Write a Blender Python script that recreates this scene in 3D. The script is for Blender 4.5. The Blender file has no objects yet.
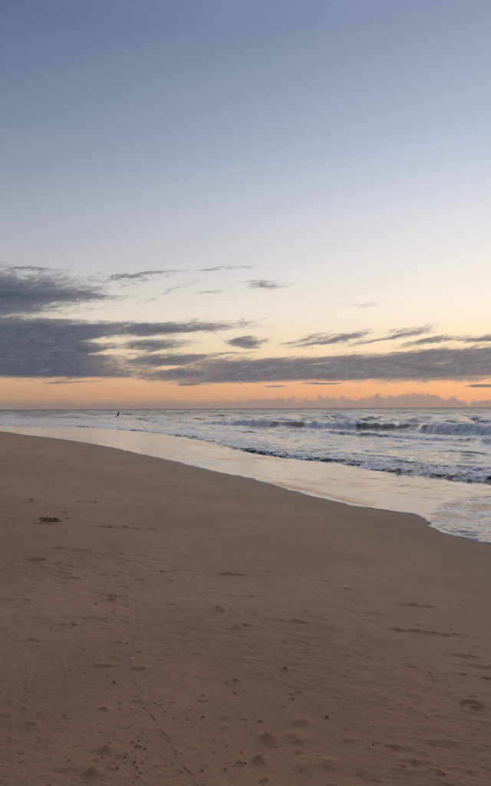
import bpy, bmesh, math, random
import numpy as np
from mathutils import Vector

sc = bpy.context.scene
R = math.radians
rng = np.random.default_rng(7)
random.seed(7)

# ------------------------------------------------------------------ camera
FPX, CX, CY = 591.0, 245.5, 393.0        # focal length and centre in photo pixels (491 x 786)
HOR, ROLL = 408.4, 0.0052                # horizon row at the centre, tilt of the horizon
CAMZ = 2.2                               # metres above the still water line
PITCH = math.atan((HOR - CY) / FPX)
cam_d = bpy.data.cameras.new('camera')
cam = bpy.data.objects.new('camera', cam_d)
sc.collection.objects.link(cam)
cam_d.sensor_fit = 'VERTICAL'
cam_d.sensor_height = 24.0
cam_d.lens = 24.0 * FPX / 786.0
cam_d.clip_start = 0.05
cam_d.clip_end = 60000.0
cam.location = (0, 0, CAMZ)
cam.rotation_mode = 'XYZ'
cam.rotation_euler = (R(90) + PITCH, 0, 0)
cam.rotation_euler.rotate_axis('Z', -ROLL)
sc.camera = cam

def ray(px, py):
    """world direction seen at a photo pixel"""
    x, y = px - CX, CY - py
    c, s = math.cos(-ROLL), math.sin(-ROLL)
    x, y = c * x - s * y, s * x + c * y
    d = Vector((x, y, -FPX)).normalized()
    t = R(90) + PITCH
    return Vector((d.x, d.y * math.cos(t) - d.z * math.sin(t), d.y * math.sin(t) + d.z * math.cos(t)))

def sky_dir(px, py):
    d = ray(px, py)
    return math.degrees(math.atan2(d.x, d.y)), math.degrees(math.asin(d.z))

def on_plane(px, py, z=0.0):
    d = ray(px, py)
    k = (z - CAMZ) / d.z
    return np.array((d.x * k, d.y * k))

def lin(r, g, b):
    f = lambda c: (c / 255 / 12.92) if c / 255 <= 0.04045 else ((c / 255 + 0.055) / 1.055) ** 2.4
    return (f(r), f(g), f(b), 1.0)

# ------------------------------------------------------------------ node helper
class NT:
    """tiny expression builder on a node tree"""
    def __init__(self, tree):
        self.t = tree
        tree.nodes.clear()
    def n(self, kind, **kw):
        nd = self.t.nodes.new(kind)
        for k, v in kw.items():
            setattr(nd, k, v)
        return nd
    def put(self, sock, v):
        if isinstance(v, bpy.types.NodeSocket):
            self.t.links.new(v, sock)
        elif v is not None:
            sock.default_value = v
    def m(self, op, a, b=None, c=None, clamp=False):
        nd = self.n('ShaderNodeMath', operation=op, use_clamp=clamp)
        self.put(nd.inputs[0], a)
        if b is not None: self.put(nd.inputs[1], b)
        if c is not None: self.put(nd.inputs[2], c)
        return nd.outputs[0]
    def add(self, a, b): return self.m('ADD', a, b)
    def sub(self, a, b): return self.m('SUBTRACT', a, b)
    def mul(self, a, b): return self.m('MULTIPLY', a, b)
    def madd(self, a, b, c): return self.m('MULTIPLY_ADD', a, b, c)
    def mx(self, a, b): return self.m('MAXIMUM', a, b)
    def mn(self, a, b): return self.m('MINIMUM', a, b)
    def ss(self, v, lo, hi, a=0.0, b=1.0):
        nd = self.n('ShaderNodeMapRange', interpolation_type='SMOOTHSTEP')
        self.put(nd.inputs['Value'], v)
        self.put(nd.inputs['From Min'], lo); self.put(nd.inputs['From Max'], hi)
        self.put(nd.inputs['To Min'], a); self.put(nd.inputs['To Max'], b)
        return nd.outputs['Result']
    def lr(self, v, lo, hi, a=0.0, b=1.0):
        nd = self.n('ShaderNodeMapRange')
        self.put(nd.inputs['Value'], v)
        self.put(nd.inputs['From Min'], lo); self.put(nd.inputs['From Max'], hi)
        self.put(nd.inputs['To Min'], a); self.put(nd.inputs['To Max'], b)
        return nd.outputs['Result']
    def mix(self, f, a, b, blend='MIX'):
        nd = self.n('ShaderNodeMix', data_type='RGBA', blend_type=blend)
        self.put(nd.inputs[0], f); self.put(nd.inputs[6], a); self.put(nd.inputs[7], b)
        return nd.outputs[2]
    def ramp(self, v, stops, interp='LINEAR'):
        nd = self.n('ShaderNodeValToRGB')
        cr = nd.color_ramp
        cr.interpolation = interp
        while len(cr.elements) < len(stops):
            cr.elements.new(0.5)
        for e, (p, c) in zip(cr.elements, stops):
            e.position = p
        for e, (p, c) in zip(cr.elements, stops):
            e.color = c if len(c) == 4 else (*c, 1)
        self.put(nd.inputs[0], v)
        return nd.outputs[0]
    def vec(self, x, y, z=0.0):
        nd = self.n('ShaderNodeCombineXYZ')
        self.put(nd.inputs[0], x); self.put(nd.inputs[1], y); self.put(nd.inputs[2], z)
        return nd.outputs[0]
    def noise(self, v, scale, detail=4.0, rough=0.5, dist=0.0, lac=2.0):
        nd = self.n('ShaderNodeTexNoise')
        self.put(nd.inputs['Vector'], v)
        nd.inputs['Scale'].default_value = scale
        nd.inputs['Detail'].default_value = detail
        nd.inputs['Roughness'].default_value = rough
        nd.inputs['Lacunarity'].default_value = lac
        nd.inputs['Distortion'].default_value = dist
        return nd.outputs[0]

# ------------------------------------------------------------------ sky: low sun hidden by the cloud bank
SUN_AZ, SUN_EL = 24.0, 2.0               # degrees right of the view, above the horizon
world = bpy.data.worlds.new('World')
sc.world = world
world.use_nodes = True
w = NT(world.node_tree)
tc = w.n('ShaderNodeTexCoord')
sep = w.n('ShaderNodeSeparateXYZ')
w.put(sep.inputs[0], tc.outputs['Generated'])
DX, DY, DZ = sep.outputs
el = w.mul(w.m('ARCSINE', DZ), 180 / math.pi)
az = w.mul(w.m('ARCTAN2', DX, DY), 180 / math.pi)
ela = w.m('ABSOLUTE', el)
# angle from the sun's azimuth
caz = w.add(w.mul(DX, math.sin(R(SUN_AZ))), w.mul(DY, math.cos(R(SUN_AZ))))
hlen = w.m('SQRT', w.add(w.mul(DX, DX), w.mul(DY, DY)))
daz = w.mul(w.m('ARCCOSINE', w.m('DIVIDE', caz, w.mx(hlen, 1e-4))), 180 / math.pi)
glow = w.ss(daz, 66.0, -4.0)
E = lambda d: (d / 90.0) ** 0.5
elr = w.m('POWER', w.m('DIVIDE', ela, 90.0), 0.5)
away = w.ramp(elr, [(E(0.0), lin(136, 124, 118)), (E(1.0), lin(166, 140, 122)), (E(1.9), lin(186, 151, 124)),
                    (E(3.4), lin(205, 172, 142)), (E(6.0), lin(210, 194, 172)), (E(9.0), lin(206, 200, 190)),
                    (E(13.0), lin(168, 171, 179)), (E(17.6), lin(144, 152, 168)), (E(25.0), lin(109, 125, 152)),
                    (E(33.0), lin(83, 102, 132)), (E(60.0), lin(84, 103, 136)), (1.0, lin(98, 115, 146))])
tow = w.ramp(elr, [(E(0.0), lin(190, 150, 124)), (E(1.0), lin(228, 170, 132)), (E(1.9), lin(242, 182, 138)),
                   (E(3.4), lin(250, 204, 162)), (E(6.0), lin(252, 229, 194)), (E(9.5), lin(250, 240, 226)),
                   (E(13.0), lin(240, 236, 232)), (E(17.6), lin(222, 224, 230)), (E(25.0), lin(178, 189, 211)),
                   (E(33.0), lin(142, 154, 181)), (E(60.0), lin(118, 133, 166)), (1.0, lin(98, 115, 146))])
# opposite the sun the low sky carries the pink band of a clear dusk
back = w.ramp(elr, [(E(0.0), lin(96, 96, 108)), (E(4.0), lin(112, 106, 116)), (E(10.0), lin(134, 122, 128)),
                    (E(18.0), lin(128, 124, 134)), (E(30.0), lin(100, 110, 132)), (E(60.0), lin(92, 108, 138)), (1.0, lin(96, 113, 143))])
clear = w.mix(glow, away, tow)
clear = w.mix(w.ss(daz, 75.0, 135.0), clear, back)
nish = w.n('ShaderNodeTexSky', sky_type='NISHITA')
nish.sun_disc = False
nish.sun_elevation = R(SUN_EL)
nish.sun_rotation = R(SUN_AZ)
nish.air_density = 1.0
nish.dust_density = 1.5
nishs = w.mix(1.0, nish.outputs[0], (0.1, 0.1, 0.1, 1), 'MULTIPLY')
clear = w.mix(0.03, clear, nishs)

# clouds: flat sheets and lenses of stratocumulus, placed by azimuth and elevation
def vnoise(v, detail, rough):
    nd = w.n('ShaderNodeTexNoise')
    w.put(nd.inputs['Vector'], v)
    nd.inputs['Scale'].default_value = 1.0
    nd.inputs['Detail'].default_value = detail
    nd.inputs['Roughness'].default_value = rough
    q = w.n('ShaderNodeSeparateColor')
    w.put(q.inputs[0], nd.outputs[1])
    return w.sub(q.outputs[0], 0.5), w.sub(q.outputs[1], 0.5)
wa, we = vnoise(w.vec(w.mul(az, 0.17), w.sub(w.mul(el, 0.95), w.mul(az, 0.10)), 3.3), 6, 0.62)
azm = w.madd(wa, 8.0, az)
elm = w.madd(we, w.ss(el, 2.0, 6.0, 0.35, 1.9), el)
elw = w.madd(we, 1.2, el)
slant = w.madd(az, -0.09, elw)
nA = w.noise(w.vec(w.mul(azm, 0.16), w.mul(slant, 0.75), 0.0), 1.0, 8, 0.62, 0.1)
nB = w.noise(w.vec(w.mul(azm, 0.70), w.mul(slant, 2.4), 7.0), 1.0, 8, 0.68, 0.1)
nD = w.noise(w.vec(w.mul(az, 1.5), w.mul(slant, 3.6), 17.0), 1.0, 6, 0.65)
nC = w.noise(w.vec(w.mul(az, 0.050), w.mul(el, 0.22), 11.0), 1.0, 3, 0.5)
nn = w.add(w.add(w.mul(w.sub(nA, 0.5), 1.15), w.mul(w.sub(nB, 0.5), 1.15)), w.mul(w.sub(nD, 0.5), 0.75))

def lens(px0, py0, px1, py1, hpx, gain=1.0, round_=0.0):
    """lens of cloud from one photo point to another, half thickness in pixels"""
    a0, e0 = sky_dir(px0, py0); a1, e1 = sky_dir(px1, py1)
    ca, ce = (a0 + a1) / 2, (e0 + e1) / 2
    L = math.hypot(a1 - a0, e1 - e0) / 2
    ux, uy = (a1 - a0) / (2 * L), (e1 - e0) / (2 * L)
    h = math.degrees(hpx / FPX)
    x = w.sub(azm, ca); y = w.sub(elm, ce)
    u = w.m('DIVIDE', w.add(w.mul(x, ux), w.mul(y, uy)), L)
    v = w.m('DIVIDE', w.sub(w.mul(y, ux), w.mul(x, uy)), h)
    d = w.m('SQRT', w.add(w.mul(u, u), w.mul(v, v)))
    return w.mul(w.sub(1.0, d), gain)

def sheet(top, bot, a_lo, a_hi, soft_t, soft_b, soft_lo, soft_hi, gain):
    t = w.m('DIVIDE', w.sub(top, elm), soft_t)
    b = w.m('DIVIDE', w.sub(elm, bot), soft_b)
    l = w.m('DIVIDE', w.sub(azm, a_lo), soft_lo)
    r = w.m('DIVIDE', w.sub(a_hi, azm), soft_hi)
    return w.mul(w.mn(w.mn(t, b), w.mn(w.mn(l, r), 1.0)), gain)

def A(px): return sky_dir(px, 350)[0]
def EL(py): return sky_dir(245, py)[1]
masks = [
    # upper left bank, running on to the left of the picture
    lens(-150, 294, 124, 294, 25, 1.25), lens(-120, 318, 62, 318, 11, 1.0), lens(40, 286, 118, 300, 9, 0.7),
    # big left bank
    sheet(EL(320), EL(380.5), -75.0, A(150), 1.0, 0.55, 10.0, 7.0, 0.95),
    lens(-60, 352, 130, 356, 27, 1.2),
    lens(50, 332, 262, 324, 8, 1.0), lens(95, 348, 190, 345, 8, 0.9), lens(105, 361, 235, 358, 10, 1.0), lens(100, 374, 260, 373, 9, 1.0),
    # long bank across the middle and the right
    sheet(w.madd(w.sub(az, A(300)), 0.040, EL(355)), w.madd(w.sub(az, A(300)), 0.010, EL(383.5)), A(160), 70.0, 0.75, 0.45, 7.0, 10.0, 0.95),
    lens(270, 370, 600, 366, 15, 1.2),
    # loose pieces
    lens(214, 346, 276, 339, 5.5, 0.85), lens(272, 345, 336, 331, 4, 0.6), lens(286, 342, 352, 336, 3, 0.5),
    lens(292, 351, 376, 330, 5.0, 0.8), lens(346, 346, 436, 326, 4.6, 0.8), lens(384, 333, 440, 330, 2.5, 0.5),
    lens(385, 347, 478, 335, 3.8, 0.85), lens(430, 341, 540, 335, 3.0, 0.8), lens(196, 357, 262, 352, 3, 0.6),
    lens(60, 280, 190, 271, 3.2, 0.40), lens(165, 274, 260, 265, 2.6, 0.34), lens(-20, 268, 70, 270, 4, 0.6), lens(200, 294, 232, 292, 2.8, 0.45),
    lens(232, 285, 290, 283, 3.4, 0.5), lens(345, 306, 385, 303, 2.0, 0.22), lens(150, 300, 190, 285, 2.5, 0.3),
    lens(262, 387, 282, 386.5, 1.6, 0.6), lens(170, 385, 215, 383, 2.2, 0.8), lens(286, 384, 345, 383, 2.0, 0.9),
    lens(452, 386, 540, 384.5, 2.0, 0.9), lens(20, 383, 130, 381, 2.0, 0.5),
]
M = masks[0]
for k in masks[1:]:
    M = w.mx(M, k)
gaps = [lens(62, 317, 140, 312, 5.0, 1.0), lens(66, 338, 140, 340, 5.0, 1.0), lens(92, 354, 142, 352, 4.5, 1.0), lens(145, 369, 182, 366, 2.6, 0.9), lens(186, 349, 236, 346, 6, 1.0), lens(300, 364, 330, 362, 2.2, 0.7), lens(425, 362, 470, 359, 2.4, 0.6)]
G = gaps[0]
for k in gaps[1:]:
    G = w.mx(G, k)
M = w.sub(M, w.mul(w.mx(G, 0.0), 0.95))
# loose cloud of the same kind all round the rest of the sky
rest = w.mul(w.mul(w.ss(el, 1.6, 4.0), w.ss(el, 22.0, 9.0)), w.ss(w.m('ABSOLUTE', az), 30.0, 55.0))
M = w.mx(M, w.madd(rest, w.madd(nC, 2.4, -0.75), -0.6))
dens = w.madd(nn, 1.0, M)
alpha = w.ss(dens, -0.10, 0.58)
# light in the cloud: thin parts pass the glow, thick parts are dark, lower side duskier
tex = w.add(w.add(w.mul(nB, 0.5), w.mul(nA, 0.3)), w.mul(nD, 0.3))
cl_away = w.mix(w.ss(tex, 0.40, 0.72), lin(66, 76, 92), lin(104, 108, 122))
cl_tow = w.mix(w.ss(tex, 0.40, 0.72), lin(100, 98, 107), lin(142, 135, 138))
ccol = w.mix(w.ss(az, A(-10), A(330)), cl_away, cl_tow)
thick = w.ss(dens, 0.15, 0.95)
alpha2 = w.mul(alpha, w.madd(thick, 0.28, 0.70))
withc = w.mix(alpha2, clear, ccol)
# far cumulus and haze standing on the horizon
low1 = w.noise(w.vec(w.mul(az, 0.16), 0.0, 21.0), 1.0, 2, 0.5)
low2 = w.noise(w.vec(w.mul(az, 1.0), w.mul(el, 1.1), 5.0), 1.0, 6, 0.60)
lowtop = w.add(w.add(w.ss(az, A(180), A(330), 1.05, 0.98), w.mul(w.sub(low1, 0.5), w.ss(az, A(120), A(300), 0.8, 2.6))), w.mul(w.sub(low2, 0.5), w.ss(az, A(180), A(330), 0.6, 2.3)))
lowtop = w.add(lowtop, w.mul(w.mx(lens(275, 408, 500, 408, 19, 1.0), 0.0), 0.60))
lowm = w.mul(w.ss(w.sub(lowtop, el), -0.05, w.ss(az, A(120), A(300), 0.8, 0.42)), w.mul(w.madd(low2, 0.30, 0.70), w.ss(el, 2.6, 0.3, 0.72, 1.0)))
lowc = w.mix(w.ss(az, A(0), A(330)), lin(140, 127, 119), lin(156, 139, 134))
withc = w.mix(lowm, withc, lowc)
bg = w.n('ShaderNodeBackground')
w.put(bg.inputs[0], withc)
bg.inputs[1].default_value = 1.0
wo = w.n('ShaderNodeOutputWorld')
w.t.links.new(bg.outputs[0], wo.inputs[0])
world.cycles.sampling_method = 'MANUAL'
world.cycles.sample_map_resolution = 1024

# sun: still veiled by the bank, so weak and very soft
sun_d = bpy.data.lights.new('sun', 'SUN')
sun_d.energy = 0.52
sun_d.angle = R(90)
sun_d.color = (1.0, 0.82, 0.66)
sun = bpy.data.objects.new('sun', sun_d)
sc.collection.objects.link(sun)
LAMP_AZ, LAMP_EL = 17.0, 13.0             # middle of the lit patch of thin cloud above the sun
sd = Vector((math.sin(R(LAMP_AZ)) * math.cos(R(LAMP_EL)), math.cos(R(LAMP_AZ)) * math.cos(R(LAMP_EL)), math.sin(R(LAMP_EL))))
sun.rotation_euler = sd.to_track_quat('Z', 'Y').to_euler()
sun.location = (0, 0, 30)

sc.view_settings.view_transform = 'Standard'
sc.view_settings.look = 'None'
sc.view_settings.exposure = 0.0
sc.view_settings.gamma = 1.0
sc.view_settings.use_curve_mapping = False

# ------------------------------------------------------------------ numpy helpers
def hash2(ix, iy, seed):
    h = (ix.astype(np.int64) * 374761393 + iy.astype(np.int64) * 668265263 + seed * 982451653) & 0x7fffffff
    h = ((h ^ (h >> 13)) * 1274126177) & 0x7fffffff
    h = h ^ (h >> 16)
    return (h & 0xffff) / 65535.0

def gnoise(x, y, seed=0):
    """gradient noise, about -0.7..0.7"""
    x0 = np.floor(x); y0 = np.floor(y)
    fx = x - x0; fy = y - y0
    u = fx * fx * fx * (fx * (fx * 6 - 15) + 10); v = fy * fy * fy * (fy * (fy * 6 - 15) + 10)
    def g(i, j):
        a = hash2(x0 + i, y0 + j, seed) * (2 * math.pi)
        return np.cos(a) * (fx - i) + np.sin(a) * (fy - j)
    return (g(0, 0) * (1 - u) + g(1, 0) * u) * (1 - v) + (g(0, 1) * (1 - u) + g(1, 1) * u) * v

def fbm(x, y, seed=0, octv=4, gain=0.5):
    s = np.zeros_like(x); a = 1.0; f = 1.0
    for i in range(octv):
        s += a * gnoise(x * f + 17.3 * i, y * f - 9.1 * i, seed + i)
        a *= gain; f *= 2.03
    return s

def sstep(v, a, b):
    t = np.clip((v - a) / (b - a), 0, 1)
    return t * t * (3 - 2 * t)

def spline(pts, n=8):
    """Catmull-Rom through points"""
    P = np.array(pts, float)
    P = np.vstack([2 * P[0] - P[1], P, 2 * P[-1] - P[-2]])
    out = []
    for i in range(1, len(P) - 2):
        for t in np.linspace(0, 1, n, endpoint=False):
            a, b, c, d = P[i - 1], P[i], P[i + 1], P[i + 2]
            out.append(0.5 * ((2 * b) + (c - a) * t + (2 * a - 5 * b + 4 * c - d) * t * t + (3 * b - a - 3 * c + d) * t ** 3))
    out.append(P[-2])
    return np.array(out)

def curve_dist1(X, Y, poly):
    """signed distance to a polyline on the ground (positive on its left side) and position along it (0..n)"""
    best = np.full(X.shape, 1e18); sgn = np.ones(X.shape); par = np.zeros(X.shape)
    for i in range(len(poly) - 1):
        ax, ay = poly[i]; bx_, by_ = poly[i + 1]
        dx, dy = bx_ - ax, by_ - ay
        l2 = dx * dx + dy * dy + 1e-12
        t = np.clip(((X - ax) * dx + (Y - ay) * dy) / l2, 0, 1)
        ex = X - ax - t * dx; ey = Y - ay - t * dy
        d2 = ex * ex + ey * ey
        k = d2 < best
        cr = dx * (Y - ay) - dy * (X - ax)
        best = np.where(k, d2, best); sgn = np.where(k, np.where(cr >= 0, 1.0, -1.0), sgn); par = np.where(k, i + t, par)
    return sgn * np.sqrt(best), par

def curve_dist(X, Y, poly, step=3):
    """the same on a big grid, worked out on every third row and column"""
    if X.ndim != 2 or min(X.shape) < 40:
        return curve_dist1(X, Y, poly)
    ri = np.unique(np.append(np.arange(0, X.shape[0], step), X.shape[0] - 1))
    ci = np.unique(np.append(np.arange(0, X.shape[1], step), X.shape[1] - 1))
    d, p = curve_dist1(X[np.ix_(ri, ci)], Y[np.ix_(ri, ci)], poly)
    def up(F):
        r = np.arange(X.shape[0]); i0 = np.clip(np.searchsorted(ri, r, side='right') - 1, 0, len(ri) - 2)
        # weights follow the real radii, the rows are not evenly spaced
        R0 = np.hypot(X[:, 0], Y[:, 0])
        u = ((R0 - R0[ri[i0]]) / (R0[ri[i0 + 1]] - R0[ri[i0]]))[:, None]
        F = F[i0] * (1 - u) + F[i0 + 1] * u
        c = np.arange(X.shape[1]); j0 = np.clip(np.searchsorted(ci, c, side='right') - 1, 0, len(ci) - 2)
        v = ((c - ci[j0]) / (ci[j0 + 1] - ci[j0]))[None, :]
        return F[:, j0] * (1 - v) + F[:, j0 + 1] * v
    return up(d), up(p)

def point_dist(x, y, poly):
    a = poly[:-1]; d = poly[1:] - a
    q = np.array((x, y)) - a
    t = np.clip((q * d).sum(1) / ((d * d).sum(1) + 1e-12), 0, 1)
    e = q - t[:, None] * d
    i = int(np.argmin((e * e).sum(1)))
    sg = 1.0 if d[i, 0] * q[i, 1] - d[i, 1] * q[i, 0] >= 0 else -1.0
    return sg * math.sqrt(float((e[i] ** 2).sum()))

# ------------------------------------------------------------------ shore lines (photo pixels laid on the water plane)
WL_PX = [(0, 431.2), (20, 434.3), (50, 437.7), (84, 442.4), (117, 448.6), (141, 454.3), (165, 459.4), (198, 467.5),
         (229, 474.5), (249, 478), (289, 490.5), (330, 500), (355, 506), (390, 511.5), (414, 514.5)]
WL_PX2 = [(424, 518.5), (430, 524), (438, 529.3), (459, 536.5), (491, 545)]
far_left = [np.array((-900.0, 1150.0)), np.array((-420.0, 560.0)), np.array((-190.0, 270.0)), np.array((-90.0, 145.0)), np.array((-46.0, 89.0))]
near_right = [np.array((4.9, 7.6)), np.array((6.2, 5.0)), np.array((8.4, 0.5)), np.array((12.0, -7.0)), np.array((40.0, -50.0)), np.array((300.0, -420.0))]
WL = np.vstack([spline(far_left + [on_plane(*p) for p in WL_PX], 5), spline([on_plane(*p) for p in WL_PX2] + near_right, 6)])
# running from far left to near right the sea lies on the left-hand side

F1_PX = [(0, 425.6), (70, 426.6), (110, 429.3), (150, 432.6), (200, 440.5), (225, 447.5), (250, 453), (290, 459), (330, 462.3), (360, 468),
         (400, 474), (437, 478.7), (465, 481.5), (491, 482.5), (540, 486), (600, 496)]
F2_PX = [(276, 430.5), (300, 432.3), (320, 434), (360, 437), (400, 439), (440, 442.3), (491, 445.5), (560, 450)]
F3_PX = [(-40, 418.8), (30, 419.4), (100, 420.6), (160, 422.6), (200, 424.3), (230, 425.6), (270, 426.6), (320, 428.6), (360, 429.8), (400, 431.2), (437, 433.8), (491, 437), (560, 440)]
F1 = spline([on_plane(*p) for p in F1_PX], 4); F2 = spline([on_plane(*p) for p in F2_PX], 4); F3 = spline([on_plane(*p) for p in F3_PX], 4)
LOBE = spline([on_plane(*p) for p in [(424, 518.5), (428, 511), (436, 505), (450, 500.5), (470, 497.5), (500, 495.5), (560, 494)]], 4)

def upx(par, px, n=4):
    """position along a curve back to the photo column it was drawn at (to vary a wave along its crest)"""
    return np.interp(par, np.arange(len(px)) * n, [p[0] for p in px])

def beach_z(d):
    """height of the sand, d metres landward of the water line"""
    up = 0.95 * (1 - np.exp(-np.clip(d, 0, None) * 0.075 / 0.95 * 1.0))
    return np.where(d >= 0, up, 0.055 * d)

def ground_xy(px, py):
    """where the sand lies under a photo pixel"""
    d = ray(px, py)
    z = 0.4
    for _ in range(12):
        k = (z - CAMZ) / d.z
        x, y = d.x * k, d.y * k
        z = float(beach_z(np.array(-point_dist(x, y, WL))))
    return x, y

# ------------------------------------------------------------------ polar grid
def polar(az_list, r_list):
    a = np.radians(az_list)[None, :]; r = np.asarray(r_list)[:, None]
    return (r * np.sin(a)), (r * np.cos(a) * np.ones_like(a))

def grid_mesh(name, X, Y, Z, keep=None, wrap=False):
    nr, nc = X.shape
    V = np.stack([X, Y, Z], -1).reshape(-1, 3).astype(np.float32)
    i, j = np.meshgrid(np.arange(nr - 1), np.arange(nc - 1), indexing='ij')
    q = np.stack([i * nc + j, i * nc + j + 1, (i + 1) * nc + j + 1, (i + 1) * nc + j], -1).reshape(-1, 4)
    if keep is not None:
        kv = keep.reshape(-1)
        q = q[kv[q].any(1)]
        used = np.zeros(len(V), bool); used[q.reshape(-1)] = True
        idx = np.cumsum(used) - 1
        V = V[used]; q = idx[q]
    else:
        used = np.ones(len(V), bool)
    q = q[:, ::-1]
    me = bpy.data.meshes.new(name)
    me.vertices.add(len(V)); me.vertices.foreach_set('co', V.reshape(-1))
    me.loops.add(len(q) * 4); me.loops.foreach_set('vertex_index', q.reshape(-1).astype(np.int32))
    me.polygons.add(len(q))
    me.polygons.foreach_set('loop_start', np.arange(0, len(q) * 4, 4, dtype=np.int32))
    me.polygons.foreach_set('use_smooth', np.ones(len(q), bool))
    me.update(calc_edges=True)
    me.validate()
    return me, used

def attr(me, name, arr, used):
    at = me.attributes.new(name, 'FLOAT', 'POINT')
    at.data.foreach_set('value', arr.reshape(-1)[used].astype(np.float32))

def link(name, me, mat, parent=None):
    o = bpy.data.objects.new(name, me)
    sc.collection.objects.link(o)
    if mat: me.materials.append(mat)
    if parent: o.parent = parent
    return o

def new_mat(name):
    m = bpy.data.materials.new(name)
    m.use_nodes = True
    return m, NT(m.node_tree)

# ------------------------------------------------------------------ materials: sand
m_sand, s = new_mat('sand')
geo = s.n('ShaderNodeNewGeometry')
P = geo.outputs['Position']
wet = s.n('ShaderNodeAttribute', attribute_name='wet').outputs['Fac']
damp = s.noise(P, 0.35, 4, 0.55)
patch = s.noise(P, 1.7, 5, 0.6)
grain = s.noise(P, 420.0, 2, 0.7)
speck = s.noise(P, 150.0, 3, 0.7)
dry = s.mix(s.ss(patch, 0.3, 0.7), (0.595, 0.308, 0.152, 1), (0.670, 0.362, 0.184, 1))
dry = s.mix(s.ss(damp, 0.40, 0.62), dry, (0.510, 0.262, 0.130, 1))
dry = s.mix(s.ss(speck, 0.56, 0.72, 0, 0.60), dry, (0.15, 0.085, 0.05, 1))
dry = s.mix(s.ss(grain, 0.30, 0.75, 0, 0.30), dry, (0.58, 0.36, 0.22, 1))
mott = s.noise(P, 9.0, 5, 0.65)
dry = s.mix(s.ss(mott, 0.35, 0.70, 0, 0.26), dry, (0.36, 0.18, 0.088, 1))
wetc = s.mix(s.ss(patch, 0.3, 0.7), (0.290, 0.155, 0.083, 1), (0.335, 0.183, 0.100, 1))
col = s.mix(wet, dry, wetc)
b = s.n('ShaderNodeBsdfPrincipled')
s.put(b.inputs['Base Color'], col)
s.put(b.inputs['Roughness'], s.lr(wet, 0, 1, 0.60, 0.48))
b.inputs['IOR'].default_value = 1.42
s.put(b.inputs['Specular IOR Level'], s.lr(wet, 0, 1, 0.22, 0.14))
bp = s.n('ShaderNodeBump')
bp.inputs['Strength'].default_value = 1.0
bp.inputs['Distance'].default_value = 0.004
s.put(bp.inputs['Height'], s.add(s.mul(speck, 0.8), s.add(s.mul(grain, 0.35), s.mul(s.noise(P, 38.0, 4, 0.6), 0.9))))
s.put(b.inputs['Normal'], bp.outputs[0])
so = s.n('ShaderNodeOutputMaterial')
s.t.links.new(b.outputs[0], so.inputs[0])

# ------------------------------------------------------------------ the beach
HALF = 28.0
dense = np.linspace(-HALF, HALF, 1001)
side = HALF + (180 - HALF) * (np.linspace(0, 1, 40)[1:]) ** 1.5
azs = np.concatenate([-side[::-1], dense, side])
t_near, t_far = 1 / 2.15, 1 / 75.0
rows = 1 / np.concatenate([np.linspace(t_near, 1 / 6.0, 580)[:-1], np.linspace(1 / 6.0, t_far, 240)])
rows = np.concatenate([[0.02, 0.3, 0.6, 0.9, 1.2, 1.5, 1.8, 2.0], rows, [82, 95, 115, 150, 200, 280, 400, 600, 900, 1300]])
X, Y = polar(azs, rows)
dw, par = curve_dist(X, Y, WL)
land = -dw                                  # metres landward
Z = beach_z(land)
dry_f = sstep(land, 0.3, 4.0)
# slow swells of the sand, and low ridges left by the last high wash
Z += dry_f * (0.035 * fbm(X * 0.16, Y * 0.16, 11, 3) + 0.014 * fbm(X * 0.55 + Y * 0.2, Y * 0.30, 21, 3))
rough_f = sstep(land, 2.2, 5.5)
detail_f = np.clip(9.0 / np.maximum(np.hypot(X, Y), 1e-3), 0, 1) ** 0.5
# along-shore grain: streaky ripples
ca, sa = math.cos(R(14)), math.sin(R(14))
U = X * ca - Y * sa; Vv = X * sa + Y * ca
patchy = sstep(fbm(X * 0.55, Y * 0.35, 31, 3), -0.25, 0.45) * (0.55 + 0.45 * sstep(X / np.maximum(np.abs(Y), 0.5), 0.05, -0.2))
Z += rough_f * patchy * (0.010 * fbm(U * 1.5, Vv * 4.2, 41, 4) + 0.011 * fbm(U * 4.0, Vv * 9.0, 51, 4, 0.6))
Z += rough_f * (0.0020 * fbm(X * 14, Y * 16, 61, 3) + 0.0016 * fbm(X * 50, Y * 50, 63, 2))
clod = fbm(U * 5.5, Vv * 11.0, 65, 3)
Z += rough_f * sstep(patchy, 0.2, 0.8) * 0.010 * sstep(clod, 0.42, 0.75)
Z -= rough_f * 0.010 * sstep(-clod, 0.50, 0.80)
rid = fbm(U * 1.1, Vv * 3.2, 71, 3)
Z += rough_f * patchy * 0.010 * np.clip(0.12 - np.abs(rid), 0, 1) / 0.12 * sstep(fbm(U * 0.6, Vv * 0.9, 77, 2), 0.0, 0.35)

def stamp(px, py, sx, sy, rot, func, pad=2.5):
    """change the sand round one photo spot; func gets local coordinates scaled by sx (across) and sy (away)"""
    gx, gy = ground_xy(px, py)
    rr = max(sx, sy) * pad
    k = np.where((np.abs(X - gx) < rr) & (np.abs(Y - gy) < rr))
    if len(k[0]) == 0: return
    x, y = X[k] - gx, Y[k] - gy
    c, s_ = math.cos(rot), math.sin(rot)
    Z[k] += func((x * c + y * s_) / sx, (-x * s_ + y * c) / sy)

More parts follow.
